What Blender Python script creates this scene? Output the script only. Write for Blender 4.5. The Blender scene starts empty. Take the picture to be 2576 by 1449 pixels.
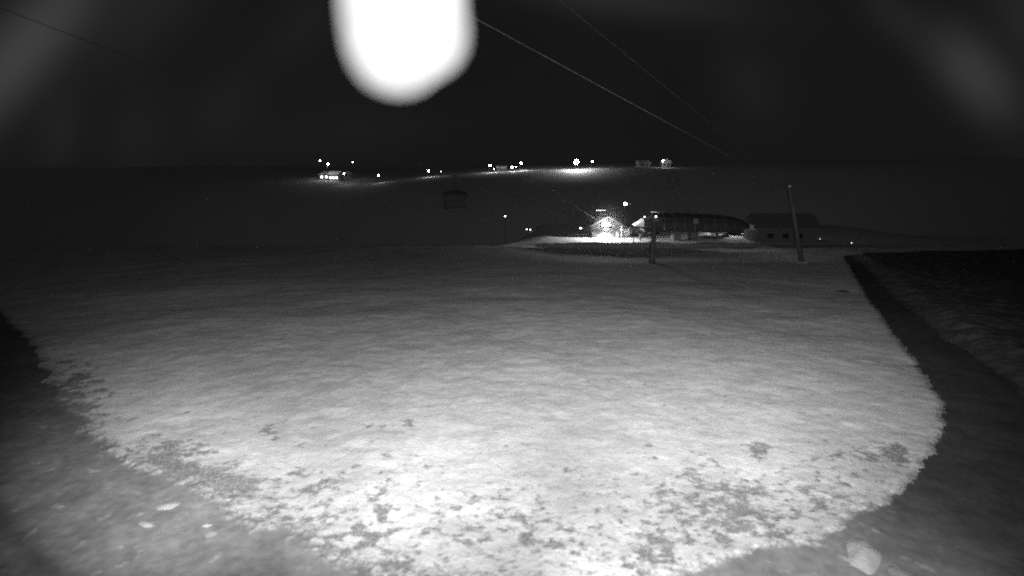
import bpy, math, random
import numpy as np
from mathutils import Vector

random.seed(7)
rng = np.random.default_rng(7)
C = bpy.context.scene.collection
PI = math.pi

# ------------------------------------------------------------------ camera
CAM_Z = 6.0
PITCH = math.atan(304.5 / 1288.0)
cam_d = bpy.data.cameras.new("camera")
cam_d.lens = 18.0
cam_d.sensor_width = 36.0
cam_d.clip_start = 0.05
cam_d.clip_end = 5000
cam_d.dof.use_dof = True
cam_d.dof.focus_distance = 45.0
cam_d.dof.aperture_fstop = 0.36
cam = bpy.data.objects.new("camera", cam_d)
C.objects.link(cam)
cam.location = (0, 0, CAM_Z)
cam.rotation_euler = (PI / 2 - PITCH, 0, 0)
bpy.context.scene.camera = cam

# ------------------------------------------------------------------ helpers for placing things from map directions
F = 1288.0
cp, sp = math.cos(PITCH), math.sin(PITCH)


def at(px, py, D):
    """world point at forward distance D in the direction (px, py), 2576-wide scale"""
    u, v = (px - 1288) / F, (724.5 - py) / F
    d = np.array([u, cp + v * sp, -sp + v * cp])
    k = D / d[1]
    return Vector((d[0] * k, D, CAM_Z + d[2] * k))


def dirv(px, py):
    u, v = (px - 1288) / F, (724.5 - py) / F
    return Vector((u, cp + v * sp, -sp + v * cp)).normalized()


def proj(x, y, z):
    zz = z - CAM_Z
    dep = y * cp - zz * sp
    dep = np.where(dep < 0.05, 0.05, dep)
    v = (y * sp + zz * cp) / dep
    return 1288 + F * x / dep, 724.5 - F * v


# ------------------------------------------------------------------ world: dark night sky with camera dome reflections painted in
world = bpy.data.worlds.new("World")
bpy.context.scene.world = world
world.use_nodes = True
nt = world.node_tree
nt.nodes.clear()
W = lambda t: nt.nodes.new(t)


def lk(a, b):
    nt.links.new(a, b)


def wmath(op, a, b=None):
    n = W('ShaderNodeMath')
    n.operation = op
    for i, v in enumerate((a, b)):
        if v is None:
            continue
        if isinstance(v, (int, float)):
            n.inputs[i].default_value = v
        else:
            lk(v, n.inputs[i])
    return n.outputs[0]


tc = W('ShaderNodeTexCoord')
SKY_BASE = 0.0081
total = None
DOME_SMEARS = [  # painted dome reflections: direction, orientation (dx, dy in view), half length, half width, brightness
    (60, 120, 1, -1.2, 260, 62, 0.042),
    (350, 20, 1, -1.0, 230, 80, 0.007),
    (2450, 185, 1, 1.25, 135, 55, 0.030),
    (2600, 60, 1, 1.4, 150, 50, 0.012),
    (1560, -10, 1, 0.1, 260, 45, 0.013),
    (1880, 210, 1, 1.2, 110, 70, 0.0035),
    (560, 270, 1, -1.0, 110, 60, 0.0035),
    (340, 330, 0.3, -1, 130, 70, 0.004),
    (900, 330, 1, -0.1, 300, 60, 0.002),
    (150, 330, 0.25, -1, 110, 45, 0.006),
    (2250, 40, 1, 1.1, 120, 40, 0.007),
    (760, 60, 1, -1.0, 110, 50, 0.003),
]
nz = W('ShaderNodeTexNoise')
lk(tc.outputs['Generated'], nz.inputs['Vector'])
nz.inputs['Scale'].default_value = 3.0
nz.inputs['Detail'].default_value = 3.0
for (px, py, ax, ay, L, Wd, A) in DOME_SMEARS:
    c = dirv(px, py)
    n = math.hypot(ax, ay)
    a = (dirv(px + ax / n * 10, py + ay / n * 10) - c).normalized()
    b = c.cross(a).normalized()
    sub = W('ShaderNodeVectorMath')
    sub.operation = 'SUBTRACT'
    lk(tc.outputs['Generated'], sub.inputs[0])
    sub.inputs[1].default_value = c
    fall = c.length and (1.0 / math.hypot((px - 1288) / F, 1.0, (py - 724) / F))
    terms = []
    for axv, s in ((a, L / F * fall), (b, Wd / F * fall)):
        dt = W('ShaderNodeVectorMath')
        dt.operation = 'DOT_PRODUCT'
        lk(sub.outputs[0], dt.inputs[0])
        dt.inputs[1].default_value = axv / s
        terms.append(wmath('POWER', wmath('ABSOLUTE', dt.outputs['Value']), 2.0))
    e = wmath('EXPONENT', wmath('MULTIPLY', wmath('ADD', terms[0], terms[1]), -1.0))
    # only the half of the sky that holds the smear
    dc = W('ShaderNodeVectorMath')
    dc.operation = 'DOT_PRODUCT'
    lk(tc.outputs['Generated'], dc.inputs[0])
    dc.inputs[1].default_value = c
    e = wmath('MULTIPLY', e, wmath('GREATER_THAN', dc.outputs['Value'], 0.0))
    e = wmath('MULTIPLY', e, A)
    total = e if total is None else wmath('ADD', total, e)
total = wmath('MULTIPLY', total, wmath('ADD', wmath('MULTIPLY', nz.outputs[0], 0.8), 0.6))
base = wmath('MULTIPLY', wmath('ADD', wmath('MULTIPLY', nz.outputs[0], 0.5), 0.75), SKY_BASE)
total = wmath('ADD', total, base)
comb = W('ShaderNodeCombineColor')
for i in range(3):
    lk(total, comb.inputs[i])
bg = W('ShaderNodeBackground')
bg.inputs['Strength'].default_value = 1.0
lk(comb.outputs[0], bg.inputs['Color'])
wo = W('ShaderNodeOutputWorld')
lk(bg.outputs[0], wo.inputs['Surface'])


# ------------------------------------------------------------------ infrared floodlights on the camera's own mast
def spot(name, loc, target, energy, cone, blend, radius=0.05):
    l = bpy.data.lights.new(name, 'SPOT')
    l.energy = energy
    l.spot_size = math.radians(cone)
    l.spot_blend = blend
    l.shadow_soft_size = radius
    o = bpy.data.objects.new(name, l)
    C.objects.link(o)
    o.location = loc
    o.rotation_euler = (Vector(target) - Vector(loc)).to_track_quat('-Z', 'Y').to_euler()
    return o


FL = Vector((0.30, 0.05, 5.85))
for i_, (az, dep_, cone, en) in enumerate(((0, 4, 120, 5300), (20, 8, 60, 19300), (-20, 16, 60, 17200), (-40, 26, 24, 8700), (20, 20, 80, 7600))):
    a_, e_ = math.radians(az), math.radians(dep_)
    spot("floodlight_beam" + (".%03d" % i_ if i_ else ""), FL, FL + Vector((math.sin(a_) * math.cos(e_), math.cos(a_) * math.cos(e_), -math.sin(e_))) * 20, en, cone, 1.0)

sc = bpy.context.scene
sc.view_settings.view_transform = 'Standard'
sc.view_settings.look = 'None'
sc.view_settings.exposure = 0.0
sc.view_settings.gamma = 1.0
sc.view_settings.use_curve_mapping = False
sc.render.engine = 'CYCLES'
sc.cycles.use_denoising = False
sc.cycles.filter_width = 1.9
sc.cycles.max_bounces = 6
sc.cycles.volume_bounces = 0
sc.cycles.sample_clamp_direct = 0
sc.cycles.sample_clamp_indirect = 3


# ------------------------------------------------------------------ materials
def mat(name, g, rough=0.8, var=0.0, vscale=4.0, bump=0.0, bscale=20.0, metal=0.0):
    m = bpy.data.materials.new(name)
    m.use_nodes = True
    t = m.node_tree
    p = t.nodes['Principled BSDF']
    p.inputs['Roughness'].default_value = rough
    p.inputs['Metallic'].default_value = metal
    p.inputs['Specular IOR Level'].default_value = 0.25
    p.inputs['Base Color'].default_value = (g, g, g, 1)
    tcn = t.nodes.new('ShaderNodeTexCoord')
    if var > 0:
        n = t.nodes.new('ShaderNodeTexNoise')
        n.inputs['Scale'].default_value = vscale
        n.inputs['Detail'].default_value = 6
        t.links.new(tcn.outputs['Object'], n.inputs['Vector'])
        r = t.nodes.new('ShaderNodeMapRange')
        r.inputs['From Min'].default_value = 0.3
        r.inputs['From Max'].default_value = 0.7
        r.inputs['To Min'].default_value = g * (1 - var)
        r.inputs['To Max'].default_value = g * (1 + var)
        t.links.new(n.outputs[0], r.inputs['Value'])
        t.links.new(r.outputs[0], p.inputs['Base Color'])
    if bump > 0:
        n = t.nodes.new('ShaderNodeTexNoise')
        n.inputs['Scale'].default_value = bscale
        n.inputs['Detail'].default_value = 4
        t.links.new(tcn.outputs['Object'], n.inputs['Vector'])
        b = t.nodes.new('ShaderNodeBump')
        b.inputs['Distance'].default_value = bump
        t.links.new(n.outputs[0], b.inputs['Height'])
        t.links.new(b.outputs[0], p.inputs['Normal'])
    return m


def emat(name, strength):
    m = bpy.data.materials.new(name)
    m.use_nodes = True
    t = m.node_tree
    t.nodes.clear()
    e = t.nodes.new('ShaderNodeEmission')
    e.inputs['Strength'].default_value = strength
    o = t.nodes.new('ShaderNodeOutputMaterial')
    t.links.new(e.outputs[0], o.inputs['Surface'])
    return m


M = {
    'steel': mat('galvanised_steel', 0.38, 0.5, 0.15, 5, metal=0.3),
    'darksteel': mat('dark_steel', 0.10, 0.5, 0.2, 5),
    'wood': mat('weathered_wood', 0.22, 0.85, 0.35, 3, 0.01, 12),
    'darkwood': mat('dark_wood', 0.20, 0.85, 0.3, 3, 0.01, 12),
    'plaster': mat('pale_plaster', 0.42, 0.9, 0.08, 2),
    'roofsnow': mat('roof_snow', 0.75, 0.9, 0.06, 2, 0.05, 3),
    'hood': mat('hood_panel', 0.13, 0.45, 0.15, 1.5),
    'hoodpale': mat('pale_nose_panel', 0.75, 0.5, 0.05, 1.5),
    'concrete': mat('concrete', 0.3, 0.9, 0.2, 3, 0.01, 20),
    'glass': mat('dark_glass', 0.04, 0.15),
    'rubber': mat('rubber', 0.03, 0.9),
    'carwhite': mat('car_white', 0.75, 0.3),
    'cardark': mat('car_dark', 0.08, 0.3),
    'rope': mat('wire_rope', 0.30, 0.7, 0.3, 2),
    'haul': mat('greased_rope', 0.13, 0.6),
    'postgrey': mat('dull_post', 0.12, 0.8, 0.2, 3),
    'chair': mat('chair_metal', 0.10, 0.7),
    'needles': mat('snowy_needles', 0.28, 0.9, 0.5, 6),
    'bark': mat('bark', 0.08, 0.9, 0.3, 8),
    'grass': mat('dry_grass', 0.24, 0.9, 0.35, 9),
    'slushheap': mat('grey_slush', 0.30, 0.9, 0.15, 5, 0.02, 25),
    'snowheap': mat('old_snow', 0.48, 0.9, 0.12, 5, 0.02, 25),
}


# ------------------------------------------------------------------ mesh builder
class MB:
    def __init__(s):
        s.v, s.f = [], []

    def add(s, vs, fs):
        o = len(s.v)
        s.v += [tuple(v) for v in vs]
        s.f += [tuple(i + o for i in f) for f in fs]
        return s

    def box(s, x0, x1, y0, y1, z0, z1):
        return s.add([(x0, y0, z0), (x1, y0, z0), (x1, y1, z0), (x0, y1, z0), (x0, y0, z1), (x1, y0, z1), (x1, y1, z1), (x0, y1, z1)],
                     [(0, 3, 2, 1), (4, 5, 6, 7), (0, 1, 5, 4), (1, 2, 6, 5), (2, 3, 7, 6), (3, 0, 4, 7)])

    def tube(s, pts, radii, n=10, cap=True):
        pts = [Vector(p) for p in pts]
        if isinstance(radii, (int, float)):
            radii = [radii] * len(pts)
        vs, fs = [], []
        for i, p in enumerate(pts):
            d = (pts[min(i + 1, len(pts) - 1)] - pts[max(i - 1, 0)]).normalized()
            up = Vector((0, 0, 1)) if abs(d.z) < 0.9 else Vector((0, 1, 0))
            a = d.cross(up).normalized()
            b = d.cross(a)
            for k in range(n):
                t = 2 * PI * k / n
                vs.append(p + (a * math.cos(t) + b * math.sin(t)) * radii[i])
        for i in range(len(pts) - 1):
            for k in range(n):
                k2 = (k + 1) % n
                fs.append((i * n + k, i * n + k2, (i + 1) * n + k2, (i + 1) * n + k))
        if cap:
            fs.append(tuple(range(n))[::-1])
            fs.append(tuple((len(pts) - 1) * n + k for k in range(n)))
        return s.add(vs, fs)

    def blob(s, c, rx, ry, rz, nu=16, nv=10, fn=None):
        vs, fs = [], []
        for j in range(nv + 1):
            th = PI * j / nv
            for i in range(nu):
                ph = 2 * PI * i / nu
                d = Vector((math.sin(th) * math.cos(ph), math.sin(th) * math.sin(ph), math.cos(th)))
                k = fn(d) if fn else 1.0
                vs.append((c[0] + d.x * rx * k, c[1] + d.y * ry * k, c[2] + d.z * rz * k))
        for j in range(nv):
            for i in range(nu):
                i2 = (i + 1) % nu
                fs.append((j * nu + i, (j + 1) * nu + i, (j + 1) * nu + i2, j * nu + i2))
        return s.add(vs, fs)

    def prism(s, poly, y0, y1):
        """poly in (x, z), extruded along y"""
        n = len(poly)
        vs = [(x, y0, z) for x, z in poly] + [(x, y1, z) for x, z in poly]
        fs = [tuple(range(n)), tuple(range(n, 2 * n))[::-1]]
        for i in range(n):
            j = (i + 1) % n
            fs.append((i, i + n, j + n, j))
        return s.add(vs, fs)

    def build(s, name, m, parent=None, smooth=False, loc=None, rotz=0):
        me = bpy.data.meshes.new(name)
        me.from_pydata(s.v, [], s.f)
        me.materials.append(m)
        if smooth:
            me.polygons.foreach_set('use_smooth', [True] * len(me.polygons))
        me.update()
        o = bpy.data.objects.new(name, me)
        C.objects.link(o)
        if parent:
            o.parent = parent
        if loc is not None:
            o.location = loc
            o.rotation_euler = (0, 0, rotz)
        return o


def tag(o, label, cat, group=None):
    o['label'] = label
    o['category'] = cat
    if group:
        o['group'] = group
    return o


def thing(name, label, cat, loc, rotz=0, group=None):
    o = bpy.data.objects.new(name, None)
    C.objects.link(o)
    o.location = loc
    o.rotation_euler = (0, 0, rotz)
    return tag(o, label, cat, group)


# ------------------------------------------------------------------ noise
TAB = rng.random((256, 256))


def vnoise(x, y):
    xi, yi = np.floor(x).astype(int), np.floor(y).astype(int)
    fx, fy = x - xi, y - yi
    fx = fx * fx * (3 - 2 * fx)
    fy = fy * fy * (3 - 2 * fy)
    a = TAB[xi & 255, yi & 255]
    b = TAB[(xi + 1) & 255, yi & 255]
    c = TAB[xi & 255, (yi + 1) & 255]
    d = TAB[(xi + 1) & 255, (yi + 1) & 255]
    return (a * (1 - fx) + b * fx) * (1 - fy) + (c * (1 - fx) + d * fx) * fy


def fbm(x, y, sc, oct=4, seed=0):
    r, amp, tot = 0, 1.0, 0
    for k in range(oct):
        q = 2 ** k / sc
        r = r + amp * vnoise(x * q + 17.3 * (k + seed), y * q * 1.03 + 31.7 * (k + seed))
        tot += amp
        amp *= 0.55
    return r / tot


def sstep(a, b, x):
    t = np.clip((x - a) / (b - a), 0, 1)
    return t * t * (3 - 2 * t)


# ------------------------------------------------------------------ terrain
SL = 0.091
TX = np.array([-400, -220, -130, -98, -68, -43, -11, 5, 23, 52, 78, 130, 400.])      # terrace along x, at 265 m
TPY = np.array([455, 455, 450, 446, 452, 439, 428, 423, 420, 416, 417, 410, 400.])
TZ = np.array([at(1288, p, 265).z for p in TPY])


def hgt(x, y):
    x = np.asarray(x, float)
    y = np.asarray(y, float)
    r = np.hypot(x, y)
    yy = np.maximum(y, 0)
    z = -SL * np.minimum(yy, 135)
    # gentle swells of the slope
    z = z + (fbm(x, y, 9, 3, 1) - 0.5) * 0.45 * sstep(10, 35, r)
    # hollow in front of the lift station
    hx = np.exp(-((x - 26) / 22.0) ** 4)
    z = z - 1.5 * np.exp(-((y - 85) / 16.5) ** 4) * hx
    # level pad of the station
    pad = sstep(101, 103.2, y) * (1 - sstep(150, 175, y)) * sstep(-2, 8, x) * (1 - sstep(85, 110, x))
    z = z * (1 - pad) + (-9.3) * pad
    z = z + 0.3 * np.exp(-((y - 103.4 - 0.5 * np.sin(x * .5)) / 0.9) ** 2) * sstep(-2, 8, x) * (1 - sstep(85, 110, x))
    # valley beyond the crest
    crest = 96 + 40 * sstep(-5, 10, x)
    v = sstep(0, 70, y - crest)
    z = z - 17 * v
    # slope right of the road falls a little, then bank
    # opposite hillside with the terrace
    tz = np.interp(x, TX, TZ)
    up = sstep(185, 252, y)
    z = z * (1 - up) + (tz - 1.6) * up
    z = z + np.clip(y - 252, 0, 60) * 0.05 + np.clip(y - 300, 0, 1200) * 0.004 * sstep(300, 500, y)
    far = sstep(300, 700, y)
    z = z + far * (fbm(x, y, 260, 4, 5) - 0.5) * 14
    return z


SNOW_R = [(2120, 641), (2150, 700), (2190, 760), (2240, 830), (2300, 910), (2350, 980), (2382, 1040), (2376, 1100),
          (2340, 1170), (2270, 1230), (2190, 1288), (2080, 1345), (1960, 1385), (1750, 1440), (1500, 1475), (1250, 1485),
          (1000, 1462), (870, 1425), (720, 1370), (600, 1310), (480, 1250), (370, 1190), (280, 1130), (200, 1060),
          (140, 990), (95, 915), (60, 850), (0, 790), (-120, 740)]


def ground_pt(px, py):
    """where the direction meets the even slope"""
    u, v = (px - 1288) / F, (724.5 - py) / F
    d = (u, cp + v * sp, -sp + v * cp)
    t = CAM_Z / (-d[2] - SL * d[1])
    return (d[0] * t, d[1] * t)


SNOW_POLY = [ground_pt(*p) for p in SNOW_R] + [(-260, 60), (-260, 1600), (900, 1600), (900, 230)]
BANK_LINE = [ground_pt(*p) for p in [(2143, 641), (2200, 700), (2245, 742), (2330, 820), (2420, 882), (2500, 932), (2576, 985), (2700, 1065), (2900, 1200)]]
BANK_POLY = BANK_LINE + [(60, -30), (900, -30), (900, 229)]


def sdist(px, py, poly):
    """signed distance, inside positive"""
    n = len(poly)
    d2 = np.full(px.shape, 1e18)
    inside = np.zeros(px.shape, bool)
    for i in range(n):
        ax, ay = poly[i]
        bx, by = poly[(i + 1) % n]
        ex, ey = bx - ax, by - ay
        t = np.clip(((px - ax) * ex + (py - ay) * ey) / (ex * ex + ey * ey), 0, 1)
        d2 = np.minimum(d2, (px - ax - t * ex) ** 2 + (py - ay - t * ey) ** 2)
        if ay != by:
            c = ((ay > py) != (by > py)) & (px < ex * (py - ay) / ey + ax)
            inside ^= c
    d = np.sqrt(d2)
    return np.where(inside, d, -d)


# rings around the mast foot, finer near it
rad = [0.6, 1.5, 2.6, 3.4]
while rad[-1] < 1500:
    r = rad[-1]
    rad.append(r * (1.0042 if r < 18 else 1.0065 if r < 62 else 1.009 if r < 135 else 1.02))
    if r < 3.9:
        rad[-1] = r + 0.12
rad = np.array(rad)
ang = np.concatenate([np.radians(np.arange(-178, -62, 4)), np.radians(np.arange(-62, 62, 0.155)), np.radians(np.arange(62, 182, 4))])
R, A = np.meshgrid(rad, ang, indexing='ij')
X, Y = R * np.sin(A), R * np.cos(A)
Z = hgt(X, Y)
NR, NA = X.shape
snow_d = sdist(X, Y, SNOW_POLY)
edge_n = (fbm(X, Y, 0.9, 4, 9) - 0.5) * 1.0 + (fbm(X, Y, 0.22, 3, 3) - 0.5) * 0.5
near = np.clip(1 - (R - 12) / 60, 0.25, 1)
left_rough = sstep(4, -2, X) * 0.5 + 0.5
m_snow = snow_d + edge_n * near * left_rough
m_bank = sdist(X, Y, BANK_POLY) + (fbm(X, Y, 1.6, 3, 4) - 0.5) * 0.9
PX, PY = proj(X, Y, Z)

# melt patches: density field
zt = np.full(X.shape, 2.55)


def cluster(px, py, rx, ry, s):
    global zt
    g = np.exp(-(((PX - px) / rx) ** 2 + ((PY - py) / ry) ** 2))
    zt = zt - s * g


inview = (PY > 560) & (Y > 2)
zt -= 1.25 * sstep(1040, 1300, PY) * inview
zt -= 0.55 * sstep(1700, 2250, PX) * sstep(1040, 1200, PY)
zt -= 1.2 * np.exp(-np.clip(snow_d - 0.2, 0, 9) / 1.2) * sstep(3, -5, X) * sstep(880, 1000, PY)
for c in [(420, 1150, 75, 30, 2.9), (500, 1205, 90, 30, 3.0), (590, 1225, 60, 28, 2.6), (690, 1088, 60, 24, 2.3), (985, 1078, 65, 16, 2.1),
          (1905, 1135, 26, 16, 3.2), (2150, 1150, 70, 26, 2.2), (2255, 1140, 40, 30, 2.0), (1850, 1250, 80, 26, 1.2), (1700, 1210, 60, 20, 1.2),
          (1365, 1368, 90, 22, 1.7), (740, 1358, 60, 16, 2.2), (630, 1312, 22, 10, 2.4), (190, 965, 80, 70, 2.1), (180, 1020, 60, 60, 1.4),
          (1800, 1330, 200, 60, 0.3), (1000, 1215, 130, 50, 0.8), (1540, 1410, 200, 40, 0.8), (1780, 1360, 90, 25, 0.5), (640, 1250, 60, 20, .8),
          (1300, 1180, 200, 60, -0.5), (1450, 1260, 260, 40, -0.5)]:
    cluster(*c)
nn = (fbm(X, Y, 0.36, 5, 21) - 0.5) / 0.115
# stretched noise: wind has combed the patches sideways
nn2 = (fbm(X * 0.7, Y, 0.15, 4, 33) - 0.5) / 0.13
q = 0.75 * nn + 0.6 * nn2
melt = sstep(-0.9, 0.9, q - zt) * (R < 40) * (Y > 0)
melt = np.maximum(melt, 0.75 * (1 - sstep(0.0, 0.28 + 0.3 * sstep(3, -2, X), m_snow)) * (R < 60))
dens = sstep(1020, 1330, PY) * inview * 0.85 + 0.12 * sstep(1700, 2250, PX) * sstep(1040, 1180, PY)
for (cx_, cy_, rx_, ry_) in ((420, 1150, 160, 60), (560, 1210, 160, 70), (200, 980, 110, 110), (2160, 1140, 170, 60), (1850, 1260, 160, 60), (690, 1090, 120, 40), (990, 1075, 110, 30)):
    dens = dens + 0.5 * np.exp(-(((PX - cx_) / rx_) ** 2 + ((PY - cy_) / ry_) ** 2))
dens = np.clip(dens, 0, 1.05) * (0.6 + 0.8 * fbm(X, Y, 1.7, 3, 61)) * (Y > 0)
# snow relief
relief = (fbm(X, Y, 0.55, 4, 11) - 0.5) * 0.050 + (fbm(X, Y * 0.8, 2.4, 3, 12) - 0.5) * 0.07
relief = relief * (R < 140)
issnow = sstep(-0.05, 0.18, m_snow)
Z = Z + relief * (0.35 + 0.65 * issnow) + 0.05 * issnow * (1 - 0.15 * melt)
bank_h = sstep(0, 1.6, m_bank)
Z = Z + np.where(m_bank > 0, 0.5 * bank_h + (fbm(X, Y, 0.7, 4, 15) - 0.5) * 0.35 * bank_h, 0) * (R < 140)

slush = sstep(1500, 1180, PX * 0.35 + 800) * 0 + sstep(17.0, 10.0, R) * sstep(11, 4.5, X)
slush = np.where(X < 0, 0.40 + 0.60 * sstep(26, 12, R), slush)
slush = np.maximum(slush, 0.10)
# dark arcs of the camera dome, painted on the road along the snow edge
dome_arcs = np.zeros_like(X)
for d0, w_ in ((2.4, .22), (4.3, .38), (5.9, .3), (7.6, .5)):
    dome_arcs = np.maximum(dome_arcs, np.exp(-((-snow_d - d0 + (fbm(X, Y, 3, 2, 40) - .5) * .5) / w_) ** 2))
dome_arcs = dome_arcs * (fbm(X, Y, 2.0, 3, 44) * 1.5)

verts = np.stack([X, Y, Z], -1).reshape(-1, 3)
idx = np.arange(NR * NA).reshape(NR, NA)
quads = np.stack([idx[:-1, :-1], idx[:-1, 1:], idx[1:, 1:], idx[1:, :-1]], -1)
quads = np.concatenate([quads, np.stack([idx[:-1, -1], idx[:-1, 0], idx[1:, 0], idx[1:, -1]], -1)[:, None, :]], 1)
ms = m_snow[:-1, :-1]
mb = m_bank[:-1, :-1]
ms = np.concatenate([ms, m_snow[:-1, -1:]], 1)
mb = np.concatenate([mb, m_bank[:-1, -1:]], 1)
Rq = np.concatenate([R[:-1, :-1], R[:-1, -1:]], 1)
Yq = np.concatenate([Y[:-1, :-1], Y[:-1, -1:]], 1)
is_hill = (Yq > 175)
is_bank = (mb > 0) & ~is_hill & (Rq < 140)
is_road = (ms < 0) & ~is_bank & ~is_hill
is_snow = ~(is_bank | is_road | is_hill)


def sheet(name, mask, material):
    fq = quads[mask]
    used, inv = np.unique(fq, return_inverse=True)
    inv = inv.reshape(fq.shape)
    me = bpy.data.meshes.new(name)
    me.vertices.add(len(used))
    me.vertices.foreach_set('co', verts[used].astype(np.float32).ravel())
    me.loops.add(inv.size)
    me.loops.foreach_set('vertex_index', inv.astype(np.int32).ravel())
    me.polygons.add(len(inv))
    me.polygons.foreach_set('loop_start', np.arange(0, inv.size, 4, dtype=np.int32))
    me.polygons.foreach_set('loop_total', np.full(len(inv), 4, np.int32))
    me.update(calc_edges=True)
    me.validate()
    for an, arr in (('dens', dens), ('melt', melt), ('slush', slush), ('dome_arc', dome_arcs)):
        at_ = me.attributes.new(an, 'FLOAT', 'POINT')
        at_.data.foreach_set('value', arr.ravel()[used].astype(np.float32))
    me.polygons.foreach_set('use_smooth', [True] * len(me.polygons))
    me.materials.append(material)
    # face up
    if me.polygons[0].normal.z < 0:
        me.flip_normals()
    o = bpy.data.objects.new(name, me)
    C.objects.link(o)
    o['kind'] = 'structure'
    return o


def ground_mat(name, kind):
    m = bpy.data.materials.new(name)
    m.use_nodes = True
    t = m.node_tree
    p = t.nodes['Principled BSDF']
    p.inputs['Specular IOR Level'].default_value = 0.1
    N = lambda k: t.nodes.new(k)
    L = t.links.new
    tcn = N('ShaderNodeTexCoord')

    def noise(scale, detail, sx=1, sy=1, rough=0.55):
        mp = N('ShaderNodeMapping')
        mp.inputs['Scale'].default_value = (sx, sy, 1)
        L(tcn.outputs['Object'], mp.inputs['Vector'])
        n = N('ShaderNodeTexNoise')
        n.inputs['Scale'].default_value = scale
        n.inputs['Detail'].default_value = detail
        n.inputs['Roughness'].default_value = rough
        L(mp.outputs[0], n.inputs['Vector'])
        return n.outputs[0]

    def rng_(v, a, b, c, d):
        r = N('ShaderNodeMapRange')
        r.inputs['From Min'].default_value = a
        r.inputs['From Max'].default_value = b
        r.inputs['To Min'].default_value = c
        r.inputs['To Max'].default_value = d
        L(v, r.inputs['Value'])
        return r.outputs[0]

    def mth(op, a, b):
        n = N('ShaderNodeMath')
        n.operation = op
        for i, v in enumerate((a, b)):
            if isinstance(v, (int, float)):
                n.inputs[i].default_value = v
            else:
                L(v, n.inputs[i])
        return n.outputs[0]

    def mixf(f, a, b):
        n = N('ShaderNodeMix')
        n.data_type = 'FLOAT'
        n.clamp_factor = True
        for s, v in ((n.inputs[0], f), (n.inputs[2], a), (n.inputs[3], b)):
            if isinstance(v, (int, float)):
                s.default_value = v
            else:
                L(v, s)
        return n.outputs[0]

    def attr(nm):
        a = N('ShaderNodeAttribute')
        a.attribute_name = nm
        return a.outputs['Fac']

    if kind == 'snow':
        big = rng_(noise(0.75, 7, 0.85, 1.0, 0.62), 0.3, 0.7, 0.62, 0.87)
        fine = rng_(noise(9, 5), 0.3, 0.7, 0.90, 1.08)
        mid = rng_(noise(3.4, 6, 0.8, 1.0, 0.65), 0.35, 0.65, 0.88, 1.06)
        snow = mth('MULTIPLY', mth('MULTIPLY', big, fine), mid)
        soil = rng_(noise(26, 4), 0.3, 0.7, 0.15, 0.36)
        mm = mth('ADD', attr('melt'), rng_(noise(11, 6), 0.3, 0.7, -0.42, 0.42))
        mm = rng_(mm, 0.15, 1.05, 0.0, 1.0)
        fl = noise(5.5, 7, 0.75, 1.0, 0.68)
        thr = mth('SUBTRACT', 0.71, mth('MULTIPLY', attr('dens'), 0.22))
        flk = mth('MULTIPLY', mth('SUBTRACT', fl, thr), 9.0)
        flk = rng_(flk, 0.0, 1.0, 0.0, 0.85)
        cl = rng_(noise(1.9, 6, 0.7, 1.0, 0.65), 0.42, 0.68, 0.0, 0.34)
        cl = mth('MULTIPLY', cl, attr('dens'))
        mm = mth('MAXIMUM', mm, mth('ADD', flk, cl))
        col = mixf(mm, snow, soil)
        L(col, p.inputs['Base Color'])
        p.inputs['Roughness'].default_value = 0.95
        h = mth('ADD', noise(14, 6), mth('MULTIPLY', noise(60, 3), 0.3))
        b = N('ShaderNodeBump')
        b.inputs['Distance'].default_value = 0.018
        b.inputs['Strength'].default_value = 0.8
        L(h, b.inputs['Height'])
        L(b.outputs[0], p.inputs['Normal'])
    elif kind == 'road':
        mott = rng_(noise(1.3, 6), 0.3, 0.7, 0.75, 1.2)
        spots = rng_(noise(3.2, 3), 0.64, 0.72, 0.0, 0.22)
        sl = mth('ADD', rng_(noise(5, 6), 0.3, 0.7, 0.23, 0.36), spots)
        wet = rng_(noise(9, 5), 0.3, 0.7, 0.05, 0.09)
        f = mth('MULTIPLY', attr('slush'), mth('SUBTRACT', 1.0, mth('MULTIPLY', attr('dome_arc'), 0.75)))
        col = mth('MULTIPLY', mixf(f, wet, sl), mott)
        L(col, p.inputs['Base Color'])
        p.inputs['Roughness'].default_value = 0.8
        b = N('ShaderNodeBump')
        b.inputs['Distance'].default_value = 0.006
        L(noise(40, 4), b.inputs['Height'])
        L(b.outputs[0], p.inputs['Normal'])
    elif kind == 'bank':
        col = rng_(noise(2.2, 6), 0.35, 0.7, 0.09, 0.17)
        L(col, p.inputs['Base Color'])
        p.inputs['Roughness'].default_value = 0.95
        b = N('ShaderNodeBump')
        b.inputs['Distance'].default_value = 0.05
        L(noise(12, 5), b.inputs['Height'])
        L(b.outputs[0], p.inputs['Normal'])
    else:
        col = rng_(noise(0.012, 6), 0.3, 0.7, 0.78, 0.92)
        L(col, p.inputs['Base Color'])
        p.inputs['Roughness'].default_value = 0.95
    return m


sheet('snow_field', is_snow, ground_mat('snow', 'snow'))
sheet('road', is_road, ground_mat('slushy_asphalt', 'road'))
sheet('grass_bank', is_bank, ground_mat('bank_grass', 'bank'))
sheet('hillside', is_hill, ground_mat('far_snow', 'hill'))


def gz(x, y):
    return float(hgt(np.array([x]), np.array([y]))[0])


def gp(px, D):
    x = (px - 1288) / F * D
    # forward depth scale: u is measured against camera depth
    for _ in range(4):
        z = gz(x, D)
        dep = D * cp - (z - CAM_Z) * sp
        x = (px - 1288) / F * dep
    return Vector((x, D, gz(x, D)))


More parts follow.
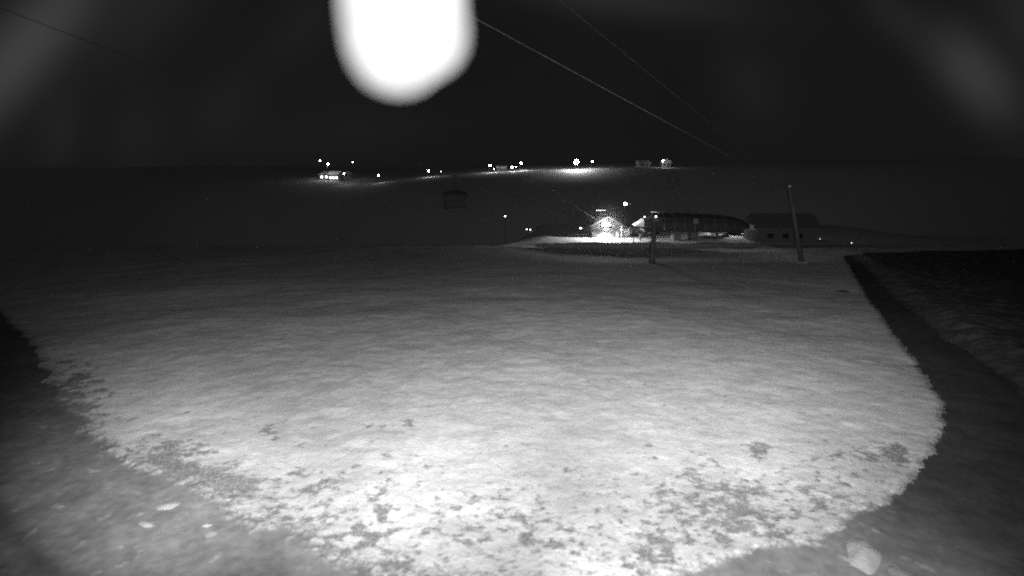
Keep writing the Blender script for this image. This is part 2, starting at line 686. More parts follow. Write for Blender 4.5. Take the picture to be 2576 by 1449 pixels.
# ------------------------------------------------------------------ grass poking through the melt patches
sel = np.argwhere((melt > 0.8) & (m_snow > 0.5) & (m_snow > 0.1) & (R < 22))
rng.shuffle(sel)
sel = sel[:9000]
gv, gf = [], []
for (i, j) in sel:
    x, y, z = X[i, j], Y[i, j], Z[i, j]
    for k in range(2):
        a = rng.random() * PI * 2
        bx, by = x + rng.normal() * 0.02, y + rng.normal() * 0.02
        l = 0.02 + rng.random() * 0.04
        w = 0.004 + rng.random() * 0.004
        ca, sa = math.cos(a), math.sin(a)
        lx, ly = rng.normal() * 0.03, rng.normal() * 0.03
        o = len(gv)
        gv += [(bx - ca * w, by - sa * w, z - .01), (bx + ca * w, by + sa * w, z - .01), (bx + lx, by + ly, z + l)]
        gf.append((o, o + 1, o + 2))
me = bpy.data.meshes.new('grass_blades')
me.from_pydata(gv, [], gf)
me.materials.append(M['grass'])
o = bpy.data.objects.new('grass_blades', me)
C.objects.link(o)
o['kind'] = 'stuff'


# ------------------------------------------------------------------ snow clumps and mounds on the road
def heap(px, py, rx, ry, h, label, name='blob_mound', rot=0, group=None, mt='snowheap'):
    gx, gy = ground_pt(px, py)
    vs, fs = [], []
    nr, na = 14, 40
    c, s = math.cos(rot), math.sin(rot)
    for i in range(nr + 1):
        q_ = i / nr
        for k in range(na):
            t = 2 * PI * k / na
            e = 1 + 0.10 * math.sin(2 * t + rx * 9) + 0.07 * math.sin(5 * t + ry * 7)
            lx, ly = rx * q_ * math.cos(t) * e, ry * q_ * math.sin(t) * e
            wx, wy = gx + lx * c - ly * s, gy + lx * s + ly * c
            z = gz(wx, wy)
            z += h * (1 - q_ ** 2.2) ** 1.2 * (0.92 + 0.16 * float(vnoise(np.array([wx * 3.1]), np.array([wy * 3.1]))[0])) - 0.035 * q_ + 0.012
            vs.append((wx - gx, wy - gy, z - gz(gx, gy)))
    for i in range(nr):
        for k in range(na):
            k2 = (k + 1) % na
            fs.append((i * na + k, (i + 1) * na + k, (i + 1) * na + k2, i * na + k2))
    o = MB().add(vs, fs).build(name, M[mt], None, True, (gx, gy, gz(gx, gy)))
    return tag(o, label, 'snow heap', group)


heap(2172, 1393, 0.64, 0.27, 0.10, 'big bright dome reflection built as a mound in the lower right corner', rot=0.9)  # bright reflection on the camera dome, given shape as a mound
heap(2265, 1442, 0.40, 0.20, 0.03, 'low grey heap of slush just right of the big bright mound', rot=1.2, mt='slushheap')
heap(422, 1272, 0.30, 0.26, 0.03, 'small round snow clump on the slushy road under the melted snow patch', 'snow_clump', .4, 'snow clumps on the road')
heap(368, 1318, 0.30, 0.14, 0.025, 'long thin snow clump, leftmost of the three on the road', 'snow_clump', -.4, 'snow clumps on the road')
heap(520, 1322, 0.15, 0.10, 0.02, 'tiny snow clump, rightmost of the three on the road', 'snow_clump', 0, 'snow clumps on the road')

p = ground_pt(2121, 735)
o = MB().blob((0, 0, .02), .55, .35, .16, 16, 8, lambda d: 1 + .12 * math.sin(5 * d.x + 3 * d.y)).build('stone', M['darksteel'], None, True, (p[0], p[1], gz(*p) + .05))
tag(o, 'small dark flat stone in the snow left of the dark road', 'stone')

# ------------------------------------------------------------------ glowing globe on a mast, added for the blurred glare close to the camera
LC = at(1019, 22, 0.85)
mast = Vector((-2.75, -1.0, gz(-2.75, -1.0)))
t = thing('glare_globe', 'huge white glare at the top of the view, built as a glowing globe on a mast arm', 'lamp', mast)
top = 7.45 - mast.z
MB().tube([(0, 0, 0), (0, 0, 3), (0, 0, top)], [0.12, 0.10, 0.08], 16).build('mast', M['steel'], t, True)
lc = LC - mast
MB().tube([(0, 0, top - .3), (0.4, .2, top - .05), (lc.x - .6, lc.y - .5, lc.z + .55), (lc.x - .12, lc.y - .08, lc.z + .42), (lc.x, lc.y, lc.z + .2)],
          [0.04, .035, .03, .028, .028], 12).build('arm', M['steel'], t, True)

def globe_shape(d):
    # squarish glare blob: superellipse outline, cut away at the lower right
    k = (abs(d.x) ** 3.2 + abs(d.y) ** 3.2 + abs(d.z) ** 3.2) ** (-1 / 3.2)
    a_ = math.atan2(-d.z, d.x)
    k *= 1 - 0.16 * math.exp(-((a_ - 1.0) / 0.42) ** 2)
    k *= 1 + 0.07 * math.exp(-((a_ - 0.30) / 0.25) ** 2)
    return k


gm = emat('globe_glow', 1.2)
gt_ = gm.node_tree
gn = gt_.nodes.new('ShaderNodeTexNoise')
gn.inputs['Scale'].default_value = 9.0
gr_ = gt_.nodes.new('ShaderNodeMapRange')
gr_.inputs['From Min'].default_value = .35
gr_.inputs['From Max'].default_value = .65
gr_.inputs['To Min'].default_value = 0.95
gr_.inputs['To Max'].default_value = 1.6
gt_.links.new(gn.outputs[0], gr_.inputs['Value'])
gt_.links.new(gr_.outputs[0], gt_.nodes['Emission'].inputs['Strength'])
MB().blob(lc, 0.083, 0.080, 0.118, 40, 28, globe_shape).build('globe', gm, t, True)
MB().tube([(lc.x, lc.y, lc.z + .10), (lc.x, lc.y, lc.z + .22)], [.075, .05], 20).build('globe_collar', M['steel'], t, True)

# ------------------------------------------------------------------ lamp post at the right and the wires to it
PB = at(2018, 661, 64)
PB.z = gz(PB.x, PB.y)
PT = at(1986, 470, 64)
t = thing('lamp_post', 'tall unlit grey lamp post leaning left in the snow before the dark hut', 'lamp post', PB)
v = PT - PB
MB().tube([(0, 0, -.2), v * 0.5, v], [0.30, 0.24, 0.17], 14).build('pole', M['postgrey'], t, True)
MB().box(-.45, .45, -.45, .45, -.3, .35).build('concrete_base', M['concrete'], t)
MB().tube([v + Vector((0, 0, -.05)), v + Vector((-.9, 0, .12)), v + Vector((-1.5, 0, .05))], [.07, .06, .06], 8).build('arm', M['postgrey'], t, True)
MB().blob(v + Vector((-1.7, 0, 0)), .35, .16, .10, 14, 8).build('lamp_head', M['postgrey'], t, True)
MB().blob(v + Vector((0, 0, .05)), .22, .22, .14, 12, 8).build('cap', M['hoodpale'], t, True)


def wire(name, a, b, sag, r, label, cat, n=40, mt='haul' if 0 else 'rope', sides=6):
    pts = []
    for i in range(n + 1):
        s = (i / n)
        p = a.lerp(b, s)
        p.z -= sag * 4 * s * (1 - s)
        pts.append(p)
    o = MB().tube([p - a for p in pts], r, sides).build(name, M[mt], None, True, a)
    return tag(o, label, cat)


WA = PT + Vector((-.15, 0, .05))
WB = PT + Vector((.1, 0, .05))
WA2 = WA + (at(1195, 35, 18) - WA) * (66 / 46.0)
WB2 = WB + (at(1440, 10, 22) - WB) * (66 / 42.0)
wire('overhead_wire', WA2, WA, 0.15, 0.0075,
     'bright thin wire slanting down from the white glare to the leaning post', 'wire', 60)
wire('overhead_wire', WB2, WB, 0.25, 0.003,
     'fainter upper wire entering at the top edge right of the white glare', 'wire', 60)
wm = Vector((WA2.x, WA2.y, gz(WA2.x, WA2.y)))
t = thing('wire_mast', 'tall steel mast that carries both overhead wires beside the camera', 'mast', wm)
hm = WB2.z - wm.z
MB().tube([(0, .3, -.3), (0, .3, hm + .3)], [.2, .12], 12).build('pole', M['steel'], t, True)
for w_ in (WA2, WB2):
    q_ = w_ - wm
    MB().tube([(min(0, q_.x) - .3, .1, q_.z - .05), (max(0, q_.x) + .3, .1, q_.z - .05)], .05, 8).build('crossarm', M['steel'], t, True)

# ------------------------------------------------------------------ chairlift ropes, chair
S1, S2 = at(1512, 560, 108), at(1500, 552, 112)
G1 = at(1145, 424, 80)
d1 = (G1 - S1)
E1 = S1 + d1 * 2.62
E2 = E1 + Vector((4.5, 3, 0))
r1 = wire('haul_rope', S1, E1, 1.2, 0.026, 'lower steel rope rising to the left from the floodlit cabin', 'lift rope', 60, 'haul')
r2 = wire('haul_rope', S2, at(1330, 440, 94) + (at(1330, 440, 94) - S2) * 3.33, 0.8, 0.016, 'thinner upper steel rope rising to the left above the other rope', 'lift rope', 60, 'haul')
E2 = at(1330, 440, 94) + (at(1330, 440, 94) - S2) * 3.33
tb = Vector(((E1.x + E2.x) / 2, (E1.y + E2.y) / 2, 0))
tb.z = gz(tb.x, tb.y)
t = thing('lift_tower', 'lift tower left of the view that carries the two lift ropes', 'lift tower', tb)
hz_ = max(E1.z, E2.z) - tb.z
MB().tube([(0, .6, -.5), (0, .6, hz_)], [.6, .4], 16).build('pole', M['darksteel'], t, True)
MB().tube([E1 - tb + Vector((-.6, 0, -.1)), (0, .3, hz_ - .3), E2 - tb + Vector((.6, 0, -.1))], .18, 8).build('crossarm', M['darksteel'], t)
# point of rope 1 at chair
s = 1 / 2.62
gp1 = S1.lerp(E1, s)
gp1.z -= 1.2 * 4 * s * (1 - s)
t = thing('chairlift_chair', 'dark bubble chair hanging from the lift rope left of the floodlit cabin', 'lift chair', gp1, 0.35)
t.scale = (1.42, 1.42, 1.42)
MB().box(-.12, .12, -.3, .3, -.1, .12).build('grip', M['chair'], t)
MB().tube([(0, 0, 0), (0, .12, -.6), (0, .15, -1.5)], .05, 8).build('hanger', M['chair'], t, True)
f = MB()
f.tube([(-1.15, .1, -1.9), (-.7, .15, -1.55), (0, .15, -1.5), (.7, .15, -1.55), (1.15, .1, -1.9)], .05, 8)
for sx in (-1.15, 1.15):
    f.tube([(sx, .1, -1.9), (sx, .25, -2.7), (sx, .1, -3.45), (sx, -.55, -3.5)], .045, 8)
f.build('frame', M['chair'], t, True)
for i in range(4):
    x0 = -1.08 + i * .545
    MB().box(x0, x0 + .52, -.5, .08, -3.42, -3.3).build('seat', M['chair'], t)
    MB().add([(x0, .12, -3.3), (x0 + .52, .12, -3.3), (x0 + .52, .26, -2.6), (x0, .26, -2.6), (x0, .19, -3.3), (x0 + .52, .19, -3.3), (x0 + .52, .33, -2.6), (x0, .33, -2.6)],
             [(0, 1, 2, 3), (7, 6, 5, 4), (0, 4, 5, 1), (1, 5, 6, 2), (2, 6, 7, 3), (3, 7, 4, 0)]).build('backrest', M['chair'], t)
b = MB()
vs, fs = [], []
for i in range(9):
    a = -0.3 + i * 0.20
    for j in range(9):
        x = -1.2 + j * .3
        rr = 0.95 - 0.10 * abs(x) ** 2
        vs.append((x, .15 - rr * math.sin(a), -2.55 + rr * math.cos(a)))
for i in range(8):
    for j in range(8):
        fs.append((i * 9 + j, i * 9 + j + 1, i * 9 + j + 10, i * 9 + j + 9))
ob = b.add(vs, fs).build('bubble', M['chair'], t, True)
md = ob.modifiers.new('solid', 'SOLIDIFY')
md.thickness = 0.02

# dark steel mast in the hollow
p0 = gp(1640, 66)
t = thing('padded_mast', 'thick dark mast standing in the hollow in front of the lift station', 'mast', p0)
hh = at(1640, 566, 66).z - p0.z
MB().tube([(0, 0, -.2), (0, 0, hh)], [.33, .30], 16).build('pole', M['postgrey'], t, True)
MB().tube([(0, 0, 0), (0, 0, 1.8)], [.40, .40], 16).build('mat', M['postgrey'], t, True)
MB().box(-.45, .45, -.15, .15, hh - .02, hh + .1).build('cap_plate', M['postgrey'], t)

# ------------------------------------------------------------------ lift station
SB = gp(1730, 109.5)
t = thing('lift_station', 'long dark ribbed chairlift station on two columns right of the floodlit cabin', 'lift station', SB, -0.05)
k = 109.5 / F * 1.0 / 0.985
xs = [(px - 1730) * k for px in (1594, 1616, 1640, 1662, 1686, 1710, 1734, 1758, 1782, 1806, 1830, 1852, 1872)]
topz = [(605 - y) * k for y in (567, 552, 543, 540, 539, 539, 540, 541, 542, 544, 547, 553, 564)]
botz = [(605 - y) * k for y in (569, 570, 571, 574, 575, 576, 576, 576, 576, 576, 576, 575, 572)]
dep = [1.4, 2.4, 3.0, 3.2, 3.2, 3.2, 3.2, 3.2, 3.2, 3.2, 3.1, 2.7, 1.6]


def section(i, o=0.0):
    zt_, zb, d = topz[i] + o, botz[i], dep[i] + o
    h = zt_ - zb
    return [(-d, zb), (-d - .12 * 0, zb + h * .45), (-d * .82, zb + h * .8), (-d * .45, zb + h * .97), (0, zt_), (d * .45, zb + h * .97), (d * .82, zb + h * .8), (d, zb + h * .45), (d, zb)]


for i in range(12):
    vs = []
    g = 0.05
    s0, s1 = section(i), section(i + 1)
    for s_, x in ((s0, xs[i] + g), (s1, xs[i + 1] - g)):
        vs += [(x, a, z) for a, z in s_]
    for s_, x in ((section(i, -.1), xs[i] + g), (section(i + 1, -.1), xs[i + 1] - g)):
        vs += [(x, a * .97, z - .02) for a, z in s_]
    fs = []
    for j in range(8):
        fs.append((j, j + 1, j + 10, j + 9))
        fs.append((18 + j, 27 + j, 28 + j, 19 + j))
        fs.append((j, 18 + j, 19 + j, j + 1))
        fs.append((9 + j, 10 + j, 28 + j, 27 + j))
    fs += [(0, 9, 27, 18), (8, 26, 35, 17)]
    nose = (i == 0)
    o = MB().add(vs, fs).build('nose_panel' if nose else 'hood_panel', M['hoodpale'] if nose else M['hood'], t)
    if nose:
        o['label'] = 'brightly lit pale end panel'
    if i in (3, 4, 5, 6, 7, 8, 9):
        rb = MB()
        sec = section(i, .08)
        rb.tube([(xs[i], a, z) for a, z in sec], .07, 6)
        rb.build('rib', M['steel'], t)
MB().box(xs[1], xs[11], -2.6, 2.6, botz[5] - .5, botz[5] - .05).build('drive_frame', M['darksteel'], t)
for px in (1700, 1742):
    x = (px - 1730) * k
    MB().box(x - .75, x + .75, -1.1, 1.1, -.6, botz[5] - .52).build('column', M['concrete'], t)
for cx in (xs[2], xs[10]):
    for yy in (-1.9, 1.9):
        w = MB()
        w.tube([(cx, yy, botz[5] - .9), (cx, yy, botz[5] - .72)], 1.3, 24)
        w.build('guide_wheel', M['rubber'], t, True)
m_ = MB()
zt0 = (605 - 537) * k
x0 = (1655 - 1730) * k
m_.tube([(x0, 0, topz[3] - .1), (x0, 0, zt0 + .2)], .07, 8)
m_.build('roof_mast', M['steel'], t, True)
MB().tube([(x0 - 1.7, 0, zt0 + .1), (x0 + 1.5, 0, zt0 + .16)], .07, 8).build('roof_rail', M['hoodpale'], t, True)
MB().box((1730 - 1730) * k - .1, (1741 - 1730) * k, -dep[6] - .10, -dep[6] - .02, (605 - 560) * k, (605 - 548) * k).build('window', M['plaster'], t)
LITM = emat('small_lamp_glow', 6.0)
for px, py, r_ in ((1613, 546, .13), (1640, 545, .18)):
    MB().blob(((px - 1730) * k, -3.1, (605 - py) * k + .1), r_, r_, r_, 10, 8).build('marker_lamp', LITM, t, True)


# ------------------------------------------------------------------ buildings
def gable_house(name, label, cat, px, D, w, dpt, wall_h, roof_h, rotz=0, wins=(), wallm='wood', roofm='roofsnow', lit=(), litE=3.0, door=None, front_gable=True, ov=.5, group=None, frame='plaster', doorm='plaster'):
    p = gp(px, D)
    t = thing(name, label, cat, p, rotz, group)
    a, b_ = -w / 2, w / 2
    if front_gable:
        body = [(a, -.8), (b_, -.8), (b_, wall_h), (0, wall_h + roof_h), (a, wall_h)]
        MB().prism(body, -dpt / 2, dpt / 2).build('wall', M[wallm], t)
        th = .22
        sl_ = roof_h / (w / 2)
        for s_ in (-1, 1):
            poly = [(0, wall_h + roof_h + .02), (s_ * (w / 2 + ov), wall_h - sl_ * ov + .02), (s_ * (w / 2 + ov), wall_h - sl_ * ov + th), (0, wall_h + roof_h + th + .02)]
            MB().prism(poly, -dpt / 2 - ov, dpt / 2 + ov).build('roof', M[roofm], t)
    else:
        MB().box(a, b_, -dpt / 2, dpt / 2, -.8, wall_h).build('wall', M[wallm], t)
        vs = []
        for s_ in (-1, 1):
            e = s_ * (dpt / 2 + ov)
            y0, z0 = 0, wall_h + roof_h
            y1, z1 = e, wall_h
            MB().add([(a - ov, y0, z0), (b_ + ov, y0, z0), (b_ + ov, y1, z1), (a - ov, y1, z1), (a - ov, y0, z0 + .25), (b_ + ov, y0, z0 + .25), (b_ + ov, y1, z1 + .25), (a - ov, y1, z1 + .25)],
                     [(0, 1, 2, 3), (7, 6, 5, 4), (0, 4, 5, 1), (1, 5, 6, 2), (2, 6, 7, 3), (3, 7, 4, 0)]).build('roof', M[roofm], t)
        for x0, x1 in ((a, a + .2), (b_ - .2, b_)):
            MB().add([(x0, -dpt / 2, wall_h), (x0, dpt / 2, wall_h), (x0, 0, wall_h + roof_h), (x1, -dpt / 2, wall_h), (x1, dpt / 2, wall_h), (x1, 0, wall_h + roof_h)],
                     [(0, 1, 2), (5, 4, 3), (0, 3, 4, 1), (1, 4, 5, 2), (2, 5, 3, 0)]).build('gable', M[wallm], t)
    lm = emat(name + '_window_light', litE) if lit else None
    for i, (wx, wz, ww, wh) in enumerate(wins):
        f = MB()
        y = -dpt / 2
        f.box(wx - ww / 2 - .08, wx + ww / 2 + .08, y - .06, y - .003, wz - .08, wz)
        f.box(wx - ww / 2 - .08, wx + ww / 2 + .08, y - .06, y - .003, wz + wh, wz + wh + .08)
        f.box(wx - ww / 2 - .08, wx - ww / 2, y - .06, y - .003, wz, wz + wh)
        f.box(wx + ww / 2, wx + ww / 2 + .08, y - .06, y - .003, wz, wz + wh)
        fo = f.build('window', M[frame], t)
        MB().box(wx - ww / 2, wx + ww / 2, y - .03, y - .004, wz, wz + wh).build('pane', lm if i in lit else M['glass'], fo)
    if door:
        dx, dw, dh = door
        do = MB().box(dx - dw / 2, dx + dw / 2, -dpt / 2 - .05, -dpt / 2 - .004, 0, dh).build('door', M[doorm], t)
        MB().blob((dx + dw * .38, -dpt / 2 - .09, dh * .5), .05, .05, .05, 8, 6).build('handle', M['steel'], do)
    return t


cab = gable_house('operator_cabin', 'small gabled cabin with the blazing floodlight on its front beside the lift station', 'cabin', 1521, 115, 6.4, 5.0, 2.9, 1.7,
                  wins=((-1.9, 1.1, 1.1, 1.0), (0.2, 1.1, 1.2, 1.0)), wallm='chair', roofm='hood', door=(2.3, .7, 1.9), ov=.8, frame='darkwood')
# floodlight on the gable
fp = at(1524, 567, 111.6)
t = thing('floodlight', 'blazing floodlight on the cabin gable, brightest lamp beside the station', 'lamp', fp)
MB().blob((0, .02, 0), .17, .05, .17, 18, 12).build('lamp_glass', emat('floodlight_glow', 60), t, True)
MB().box(-1.2, 1.2, -1.04, -1.0, -.42, -.11).build('added_shield', M['darksteel'], t)  # added shield that keeps the bulb's light off the hollow
for sx in (-.3, .3):
    MB().tube([(sx, .25, -.3), (sx, -1.0, -.3)], .025, 6).build('stay', M['darksteel'], t)
MB().box(-.75, .75, .09, .22, -.40, .6).build('housing', M['darksteel'], t)  # widened to shade the cabin wall behind the bulb
MB().tube([(0, .3, 0), (0, .75, .2)], .05, 8).build('bracket', M['darksteel'], t, True)
pl = bpy.data.lights.new('floodlight_bulb', 'POINT')
pl.energy = 7000
pl.shadow_soft_size = 0.06
po = bpy.data.objects.new('floodlight_bulb', pl)
C.objects.link(po)
po.location = fp + Vector((0, -.12, 0))
# lens glow of the floodlight, built as an added scattering volume
mi = MB().blob((0, 0, 0), 7.0, 5.0, 7.0, 24, 16).build('halo_volume', M['glass'], None, True, fp + Vector((0, -.4, .2)))
mm_ = bpy.data.materials.new('halo_scatter')
mm_.use_nodes = True
mt_ = mm_.node_tree
mt_.nodes.clear()
pv = mt_.nodes.new('ShaderNodeVolumePrincipled')
pv.inputs['Color'].default_value = (.9, .9, .9, 1)
tcm = mt_.nodes.new('ShaderNodeTexCoord')
mpm = mt_.nodes.new('ShaderNodeMapping')
mpm.inputs['Scale'].default_value = (1 / 6.6, 1 / 4.7, 1 / 6.6)
gr = mt_.nodes.new('ShaderNodeTexGradient')
gr.gradient_type = 'QUADRATIC_SPHERE'
ml = mt_.nodes.new('ShaderNodeMath')
ml.operation = 'MULTIPLY'
ml.inputs[1].default_value = 0.020
mt_.links.new(tcm.outputs['Object'], mpm.inputs['Vector'])
mt_.links.new(mpm.outputs[0], gr.inputs[0])
mt_.links.new(gr.outputs['Fac'], ml.inputs[0])
mt_.links.new(ml.outputs[0], pv.inputs['Density'])
oo = mt_.nodes.new('ShaderNodeOutputMaterial')
mt_.links.new(pv.outputs[0], oo.inputs['Volume'])
mi.data.materials.clear()
mi.data.materials.append(mm_)
mi['kind'] = 'stuff'

# thin post right of the cabin
p = gp(1563, 111)
t = thing('marker_post', 'thin pale post between the floodlit cabin and the snowy bush', 'post', p)
MB().tube([(0, 0, -.2), (0, 0, 2.75)], .09, 8).build('pole', M['hoodpale'], t, True)
MB().box(-.1, .75, -.05, .05, 2.66, 2.78).build('arm', M['hoodpale'], t)
p = gp(1593, 105.5)
t = thing('marker_post', 'short dark crooked stake at the edge of the lit snow', 'post', p)
MB().tube([(.15, 0, -.4), (.02, 0, .5), (0, 0, 1.5)], [.13, .10, .07], 8).build('pole', M['rubber'], t, True)

# frame with row of bulbs behind the cabin
p = gp(1508, 122)
t = thing('bulb_frame', 'dark frame carrying a row of tiny bulbs above the cabin roof', 'light frame', p)
kk = 122 / F
ht = at(1508, 528, 122).z - p.z
f = MB()
for sx in (-1.2, 1.2):
    f.tube([(sx, 0, -.3), (sx, 0, ht)], .07, 8)
f.build('post', M['darksteel'], t)
MB().tube([(-1.3, 0, ht), (1.3, 0, ht)], .06, 8).build('beam', M['darksteel'], t)
BL = emat('bulb_glow', 9.0)
for i in range(5):
    MB().blob((-.85 + i * .47, -.08, ht - .1), .07, .07, .07, 8, 6).build('bulb', BL, t, True)


# ------------------------------------------------------------------ lamps
def street_lamp(px, py, D, r, E, label, name='street_lamp', cat='street lamp', group='street lamps on the far hillside', arm=.5, base_py=None):
    head = at(px, py, D)
    base = Vector((head.x - arm, D, gz(head.x - arm, D)))
    t = thing(name, label, cat, base, 0, group)
    h = head - base
    MB().tube([(0, 0, -.4), (0, 0, h.z * .6), (0, 0, h.z + .15)], [.11, .08, .06], 8).build('pole', M['darksteel'], t, True)
    MB().tube([(0, 0, h.z + .12), (arm, 0, h.z + r + .02)], .05, 6).build('arm', M['darksteel'], t, True)
    MB().blob(h, r, r, r * .9, 14, 10).build('lamp_globe', emat('lamp_glow', E), t, True)
    return t


g = 'street lamps on the far hillside'
street_lamp(805, 404, 272, .25, 50, 'highest and leftmost street lamp of the far village cluster')
street_lamp(825, 413, 256, .34, 110, 'brightest street lamp above the lit houses of the left village cluster')
street_lamp(865, 437, 246, .24, 40, 'small lamp low between the left village cluster and the next lamp on the slope', arm=.3)
street_lamp(887, 408, 275, .17, 30, 'small dim lamp right of the left village cluster, high on the hillside', arm=.3)
street_lamp(952, 441, 250, .26, 50, 'lone lamp above the faint slanting lane right of the village cluster')
street_lamp(1078, 430, 256, .32, 70, 'lone street lamp half way between the village cluster and the lit road')
street_lamp(1233, 416, 258, .36, 120, 'street lamp at the left end of the long lit road')
street_lamp(1311, 411, 258, .36, 180, 'street lamp over the bright stretch of the lit road')
street_lamp(1450, 408, 250, .95, 150, 'brightest street lamp of the far hillside, with a large glow over the road')
street_lamp(1490, 406, 258, .30, 70, 'street lamp just right of the brightest hillside lamp')
street_lamp(1668, 404, 262, .30, 70, 'rightmost street lamp of the far hillside, over a lit house')
street_lamp(1243, 425, 255, .17, 40, 'low small lamp beside the lamp at the left end of the lit road', arm=.2)
street_lamp(1288, 421, 255, .4, 60, 'low round lamp left of the lamp over the bright road stretch', arm=.2)
street_lamp(1298, 420, 255, .15, 40, 'tiny lamp touching the low round lamp on the lit road', arm=.2)
street_lamp(1109, 432, 256, .10, 25, 'tiny lamp right of the lone street lamp on the hillside', arm=.2)
t = street_lamp(1573, 513, 128, .36, 30, 'round lamp on a tall mast above and behind the floodlit cabin', group=None, arm=.2)
hz = at(1573, 513, 128) - Vector(t.location)
MB().tube([(hz.x, 0, hz.z + .3), (hz.x + 1.1, 0, hz.z + .3)], .05, 6).build('side_arm', M['darksteel'], t)
MB().blob((hz.x + 1.1, 0, hz.z), .3, .3, .25, 12, 8).build('side_globe', emat('dim_glow', .09), t, True)


def path_light(px, py, D, r, E, label):
    q_ = at(px, py, D)
    b_ = Vector((q_.x, q_.y, gz(q_.x, q_.y)))
    hh = max(q_.z - b_.z, .25)
    t = thing('path_light', label, 'path light', b_)
    MB().tube([(0, 0, -.3), (0, 0, hh - r)], .04, 6).build('stake', M['darksteel'], t)
    MB().blob((0, 0, hh), r * 1.4, r, r, 10, 8).build('lamp_glass', emat('path_glow', E), t, True)


path_light(1271, 544, 150, .12, 16, 'lone tiny light in the dark valley left of the lift ropes')
path_light(1325, 577, 130, .10, 8, 'left one of two tiny lights close together below the ropes')
path_light(1334, 578, 130, .10, 8, 'right one of two tiny lights close together below the ropes')
path_light(1461, 574, 118, .16, 9, 'small light just left of the floodlit cabin')
path_light(2063, 601, 92, .045, 3, 'tiny light right of the leaning lamp post')
path_light(2142, 611, 88, .06, 3, 'small flat light farthest right, by the end of the dark road')


def lit_spot(px, D, h, E, r, label):
    b_ = gp(px, D)
    t = thing('wall_lamp', label, 'lamp', b_)
    MB().tube([(0, 0, -.2), (0, 0, h)], .05, 6).build('post', M['darksteel'], t)
    MB().blob((0, 0, h), r, r, r, 10, 8).build('lamp_glass', emat('wall_lamp_glow', E), t, True)


# village houses
gable_house('house', 'small floodlit house, left one below the brightest lamp of the village cluster', 'house', 819, 264, 4.6, 5, 2.6, 1.3, 0.1,
            wins=((-1.1, .9, .9, 1.0), (1.1, .9, .9, 1.0)), wallm='plaster', lit=(0, 1), litE=5, group='far village houses')
gable_house('house', 'wider floodlit house, right one below the brightest lamp of the village cluster', 'house', 845, 262, 5.4, 5, 2.8, 1.5, -0.1,
            wins=((-1.6, .9, .9, 1.0), (0, .9, .9, 1.0), (1.6, .9, .9, 1)), wallm='plaster', lit=(0, 1, 2), litE=5, front_gable=False, group='far village houses')
gable_house('house', 'dim house beside the small high lamp right of the village cluster', 'house', 876, 279, 4.0, 5, 2.2, 1.2, 0.0,
            wins=((0, .9, .9, .9),), wallm='plaster', group='far village houses')
gable_house('house', 'grey house with pale roof right of the lit road, left of the last lamp', 'house', 1617, 268, 5.6, 5, 1.8, 1.3, 0.1,
            wins=((-1.2, .7, .8, .8), (1.2, .7, .8, .8)), wallm='plaster', front_gable=False, group='far village houses')
gable_house('house', 'pale house lit by the rightmost hillside street lamp', 'house', 1673, 268, 4.6, 5, 2.6, 1.4, 0.0,
            wins=((-1.1, .9, .9, .9), (1.1, .9, .9, .9)), wallm='plaster', group='far village houses')
gable_house('shed', 'low dark shed at the left end of the lit road', 'shed', 1262, 268, 4.5, 4, 1.6, .8, 0.0, wins=((0, .5, .8, .7),), wallm='wood', front_gable=False)

# hut on the right
gable_house('hut', 'long dark wooden hut behind the leaning lamp post', 'hut', 1958, 108.5, 12.0, 7, 2.9, 2.6, -0.06,
            wins=((-3.2, 1.0, 1.1, 1.0), (-.2, 1.0, 1.1, 1.0), (2.6, 1.0, 1.1, 1.0)), wallm='darkwood', roofm='darkwood', front_gable=False, door=(4.3, .95, 2.0), frame='wood', doorm='wood')
gable_house('shed', 'faintly lit low shed in the dark left of the lift ropes', 'shed', 1190, 128, 3.0, 3, 1.6, .6, 0.1, wins=((0, .6, .7, .6),), wallm='plaster', roofm='roofsnow', front_gable=False)


# ------------------------------------------------------------------ cars by the station
def car(px, D, rot, label, m, group='cars parked right of the lift station'):
    p = gp(px, D)
    t = thing('parked_car', label, 'car', p, rot, group)
    prof = [(-2.1, .35), (-2.15, .75), (-2.0, .95), (-1.35, 1.0), (-.75, 1.45), (.75, 1.5), (1.45, 1.02), (2.0, .92), (2.15, .65), (2.1, .35)]
    MB().prism(prof, -.85, .85).build('body', M[m], t)
    MB().add([(-1.2, -.87, 1.02), (-.7, -.87, 1.38), (.65, -.87, 1.42), (1.25, -.87, 1.04), (-1.2, .87, 1.02), (-.7, .87, 1.38), (.65, .87, 1.42), (1.25, .87, 1.04)],
             [(0, 3, 2, 1), (4, 5, 6, 7), (0, 1, 5, 4), (1, 2, 6, 5), (2, 3, 7, 6), (3, 0, 4, 7)]).build('window', M['glass'], t)
    for x in (-1.35, 1.35):
        for y in (-.82, .82):
            w = MB().tube([(x, y - .1, .33), (x, y + .1, .33)], .33, 16).build('wheel', M['rubber'], t, True)
            MB().tube([(x, y - .12, .33), (x, y + .12, .33)], .17, 12).build('rim', M['steel'], w, True)
    for y in (-.6, .6):
        MB().box(2.08, 2.18, y - .16, y + .16, .62, .78).build('headlight', M['glass'], t)
    return t


car(1811, 117, 0.25, 'white parked car under the lamp right of the lift station', 'carwhite')
car(1845, 119, 2.9, 'dark parked car just right of the white car by the station', 'cardark')
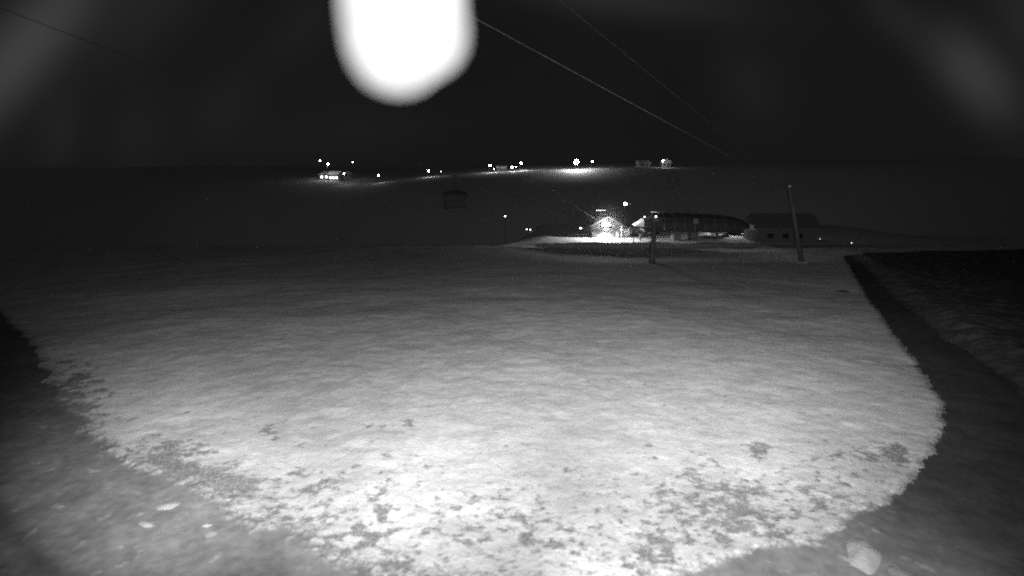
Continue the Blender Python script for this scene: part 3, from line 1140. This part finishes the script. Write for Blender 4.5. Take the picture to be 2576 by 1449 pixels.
# lamp that lights the parked cars
lb = gp(1826, 121.5)
t = thing('shelter', 'small open shelter with a ceiling lamp behind the parked cars', 'shelter', lb)
for sx in (-3.2, 3.2):
    for sy in (-1, 1):
        MB().tube([(sx, sy * 1.2, -.3), (sx, sy * 1.2, 2.5)], .08, 8).build('post', M['steel'], t)
MB().box(-3.6, 3.6, -1.6, 1.6, 2.5, 2.7).build('roof', M['steel'], t)
al = bpy.data.lights.new('shelter_light', 'AREA')
al.energy = 700
al.size = 1.0
ao = bpy.data.objects.new('shelter_light', al)
C.objects.link(ao)
ao.location = lb + Vector((0, -1.25, 2.38))
ao.rotation_euler = (math.radians(-35), 0, 0)
MB().box(-.5, .5, -1.35, -1.15, 2.42, 2.497).build('ceiling_lamp', emat('ceiling_glow', 300), t)


# ------------------------------------------------------------------ bushes and trees
def conifer(px, D, h, w, label, mt='needles', seed=0, name='conifer', cat='tree', leaves=700, group=None):
    rr = random.Random(seed)
    p = gp(px, D)
    t = thing(name, label, cat, p, rr.random() * 6, group)
    MB().tube([(0, 0, -.3), (0, 0, h * .5), (0, 0, h)], [h * .03, h * .02, .01], 8).build('trunk', M['bark'], t, True)
    c = MB()
    for i in range(leaves):
        u_ = rr.random() ** 1.4
        z = h * (.1 + .9 * u_)
        R_ = w * (1 - u_) ** .8 * (.75 + .35 * math.sin(z * 9 + seed)) + .05
        q_ = R_ * rr.random() ** .45
        a = rr.random() * 2 * PI
        x, y = q_ * math.cos(a), q_ * math.sin(a)
        s_ = .10 + .12 * rr.random()
        c.add([(x, y, z), (x + s_ * math.cos(a) * 1.6 - s_ * .5 * math.sin(a), y + s_ * math.sin(a) * 1.6 + s_ * .5 * math.cos(a), z - s_ * .7),
               (x + s_ * math.cos(a) * 1.6 + s_ * .5 * math.sin(a), y + s_ * math.sin(a) * 1.6 - s_ * .5 * math.cos(a), z - s_ * .6)], [(0, 1, 2)])
    c.build('crown', M[mt], t)


def bush(px, D, h, w, label, seed=0, leaves=500):
    rr = random.Random(seed)
    p = gp(px, D)
    t = thing('bush', label, 'bush', p)
    st = MB()
    for i in range(6):
        a = rr.random() * 6.28
        st.tube([(0, 0, -.2), (w * .3 * math.cos(a), w * .3 * math.sin(a), h * .5), (w * .5 * math.cos(a), w * .5 * math.sin(a), h * .85)], [.04, .03, .01], 5)
    st.build('stems', M['bark'], t)
    c = MB()
    lumps = [(rr.gauss(0, .35) * w, rr.gauss(0, .35) * w, h * rr.uniform(.35, .8)) for _ in range(6)]
    for i in range(leaves):
        l = rr.choice(lumps)
        x, y, z = (l[j] + rr.gauss(0, .2) * (w if j < 2 else h * .8) for j in range(3))
        s_ = .07 + .06 * rr.random()
        a = rr.random() * 6.28
        c.add([(x, y, z), (x + s_ * math.cos(a), y + s_ * math.sin(a), z + s_ * .4), (x - s_ * math.sin(a), y + s_ * math.cos(a), z - s_ * .5)], [(0, 1, 2)])
    c.build('crown', M['snowheap'], t)


bush(1577, 112, 2.4, .9, 'tall lit bush right of the thin pale post', 3, 900)
bush(1569, 110.5, 1.0, .5, 'small low bush at the foot of the tall lit bush', 4)
bush(1611, 108, 1.6, .6, 'lit bush just right of the dark crooked stake', 5)
conifer(857, 255, 4.6, 1.5, 'snowy conifer lit from the right-hand floodlit village house', seed=2)

print("verts", NR * NA)
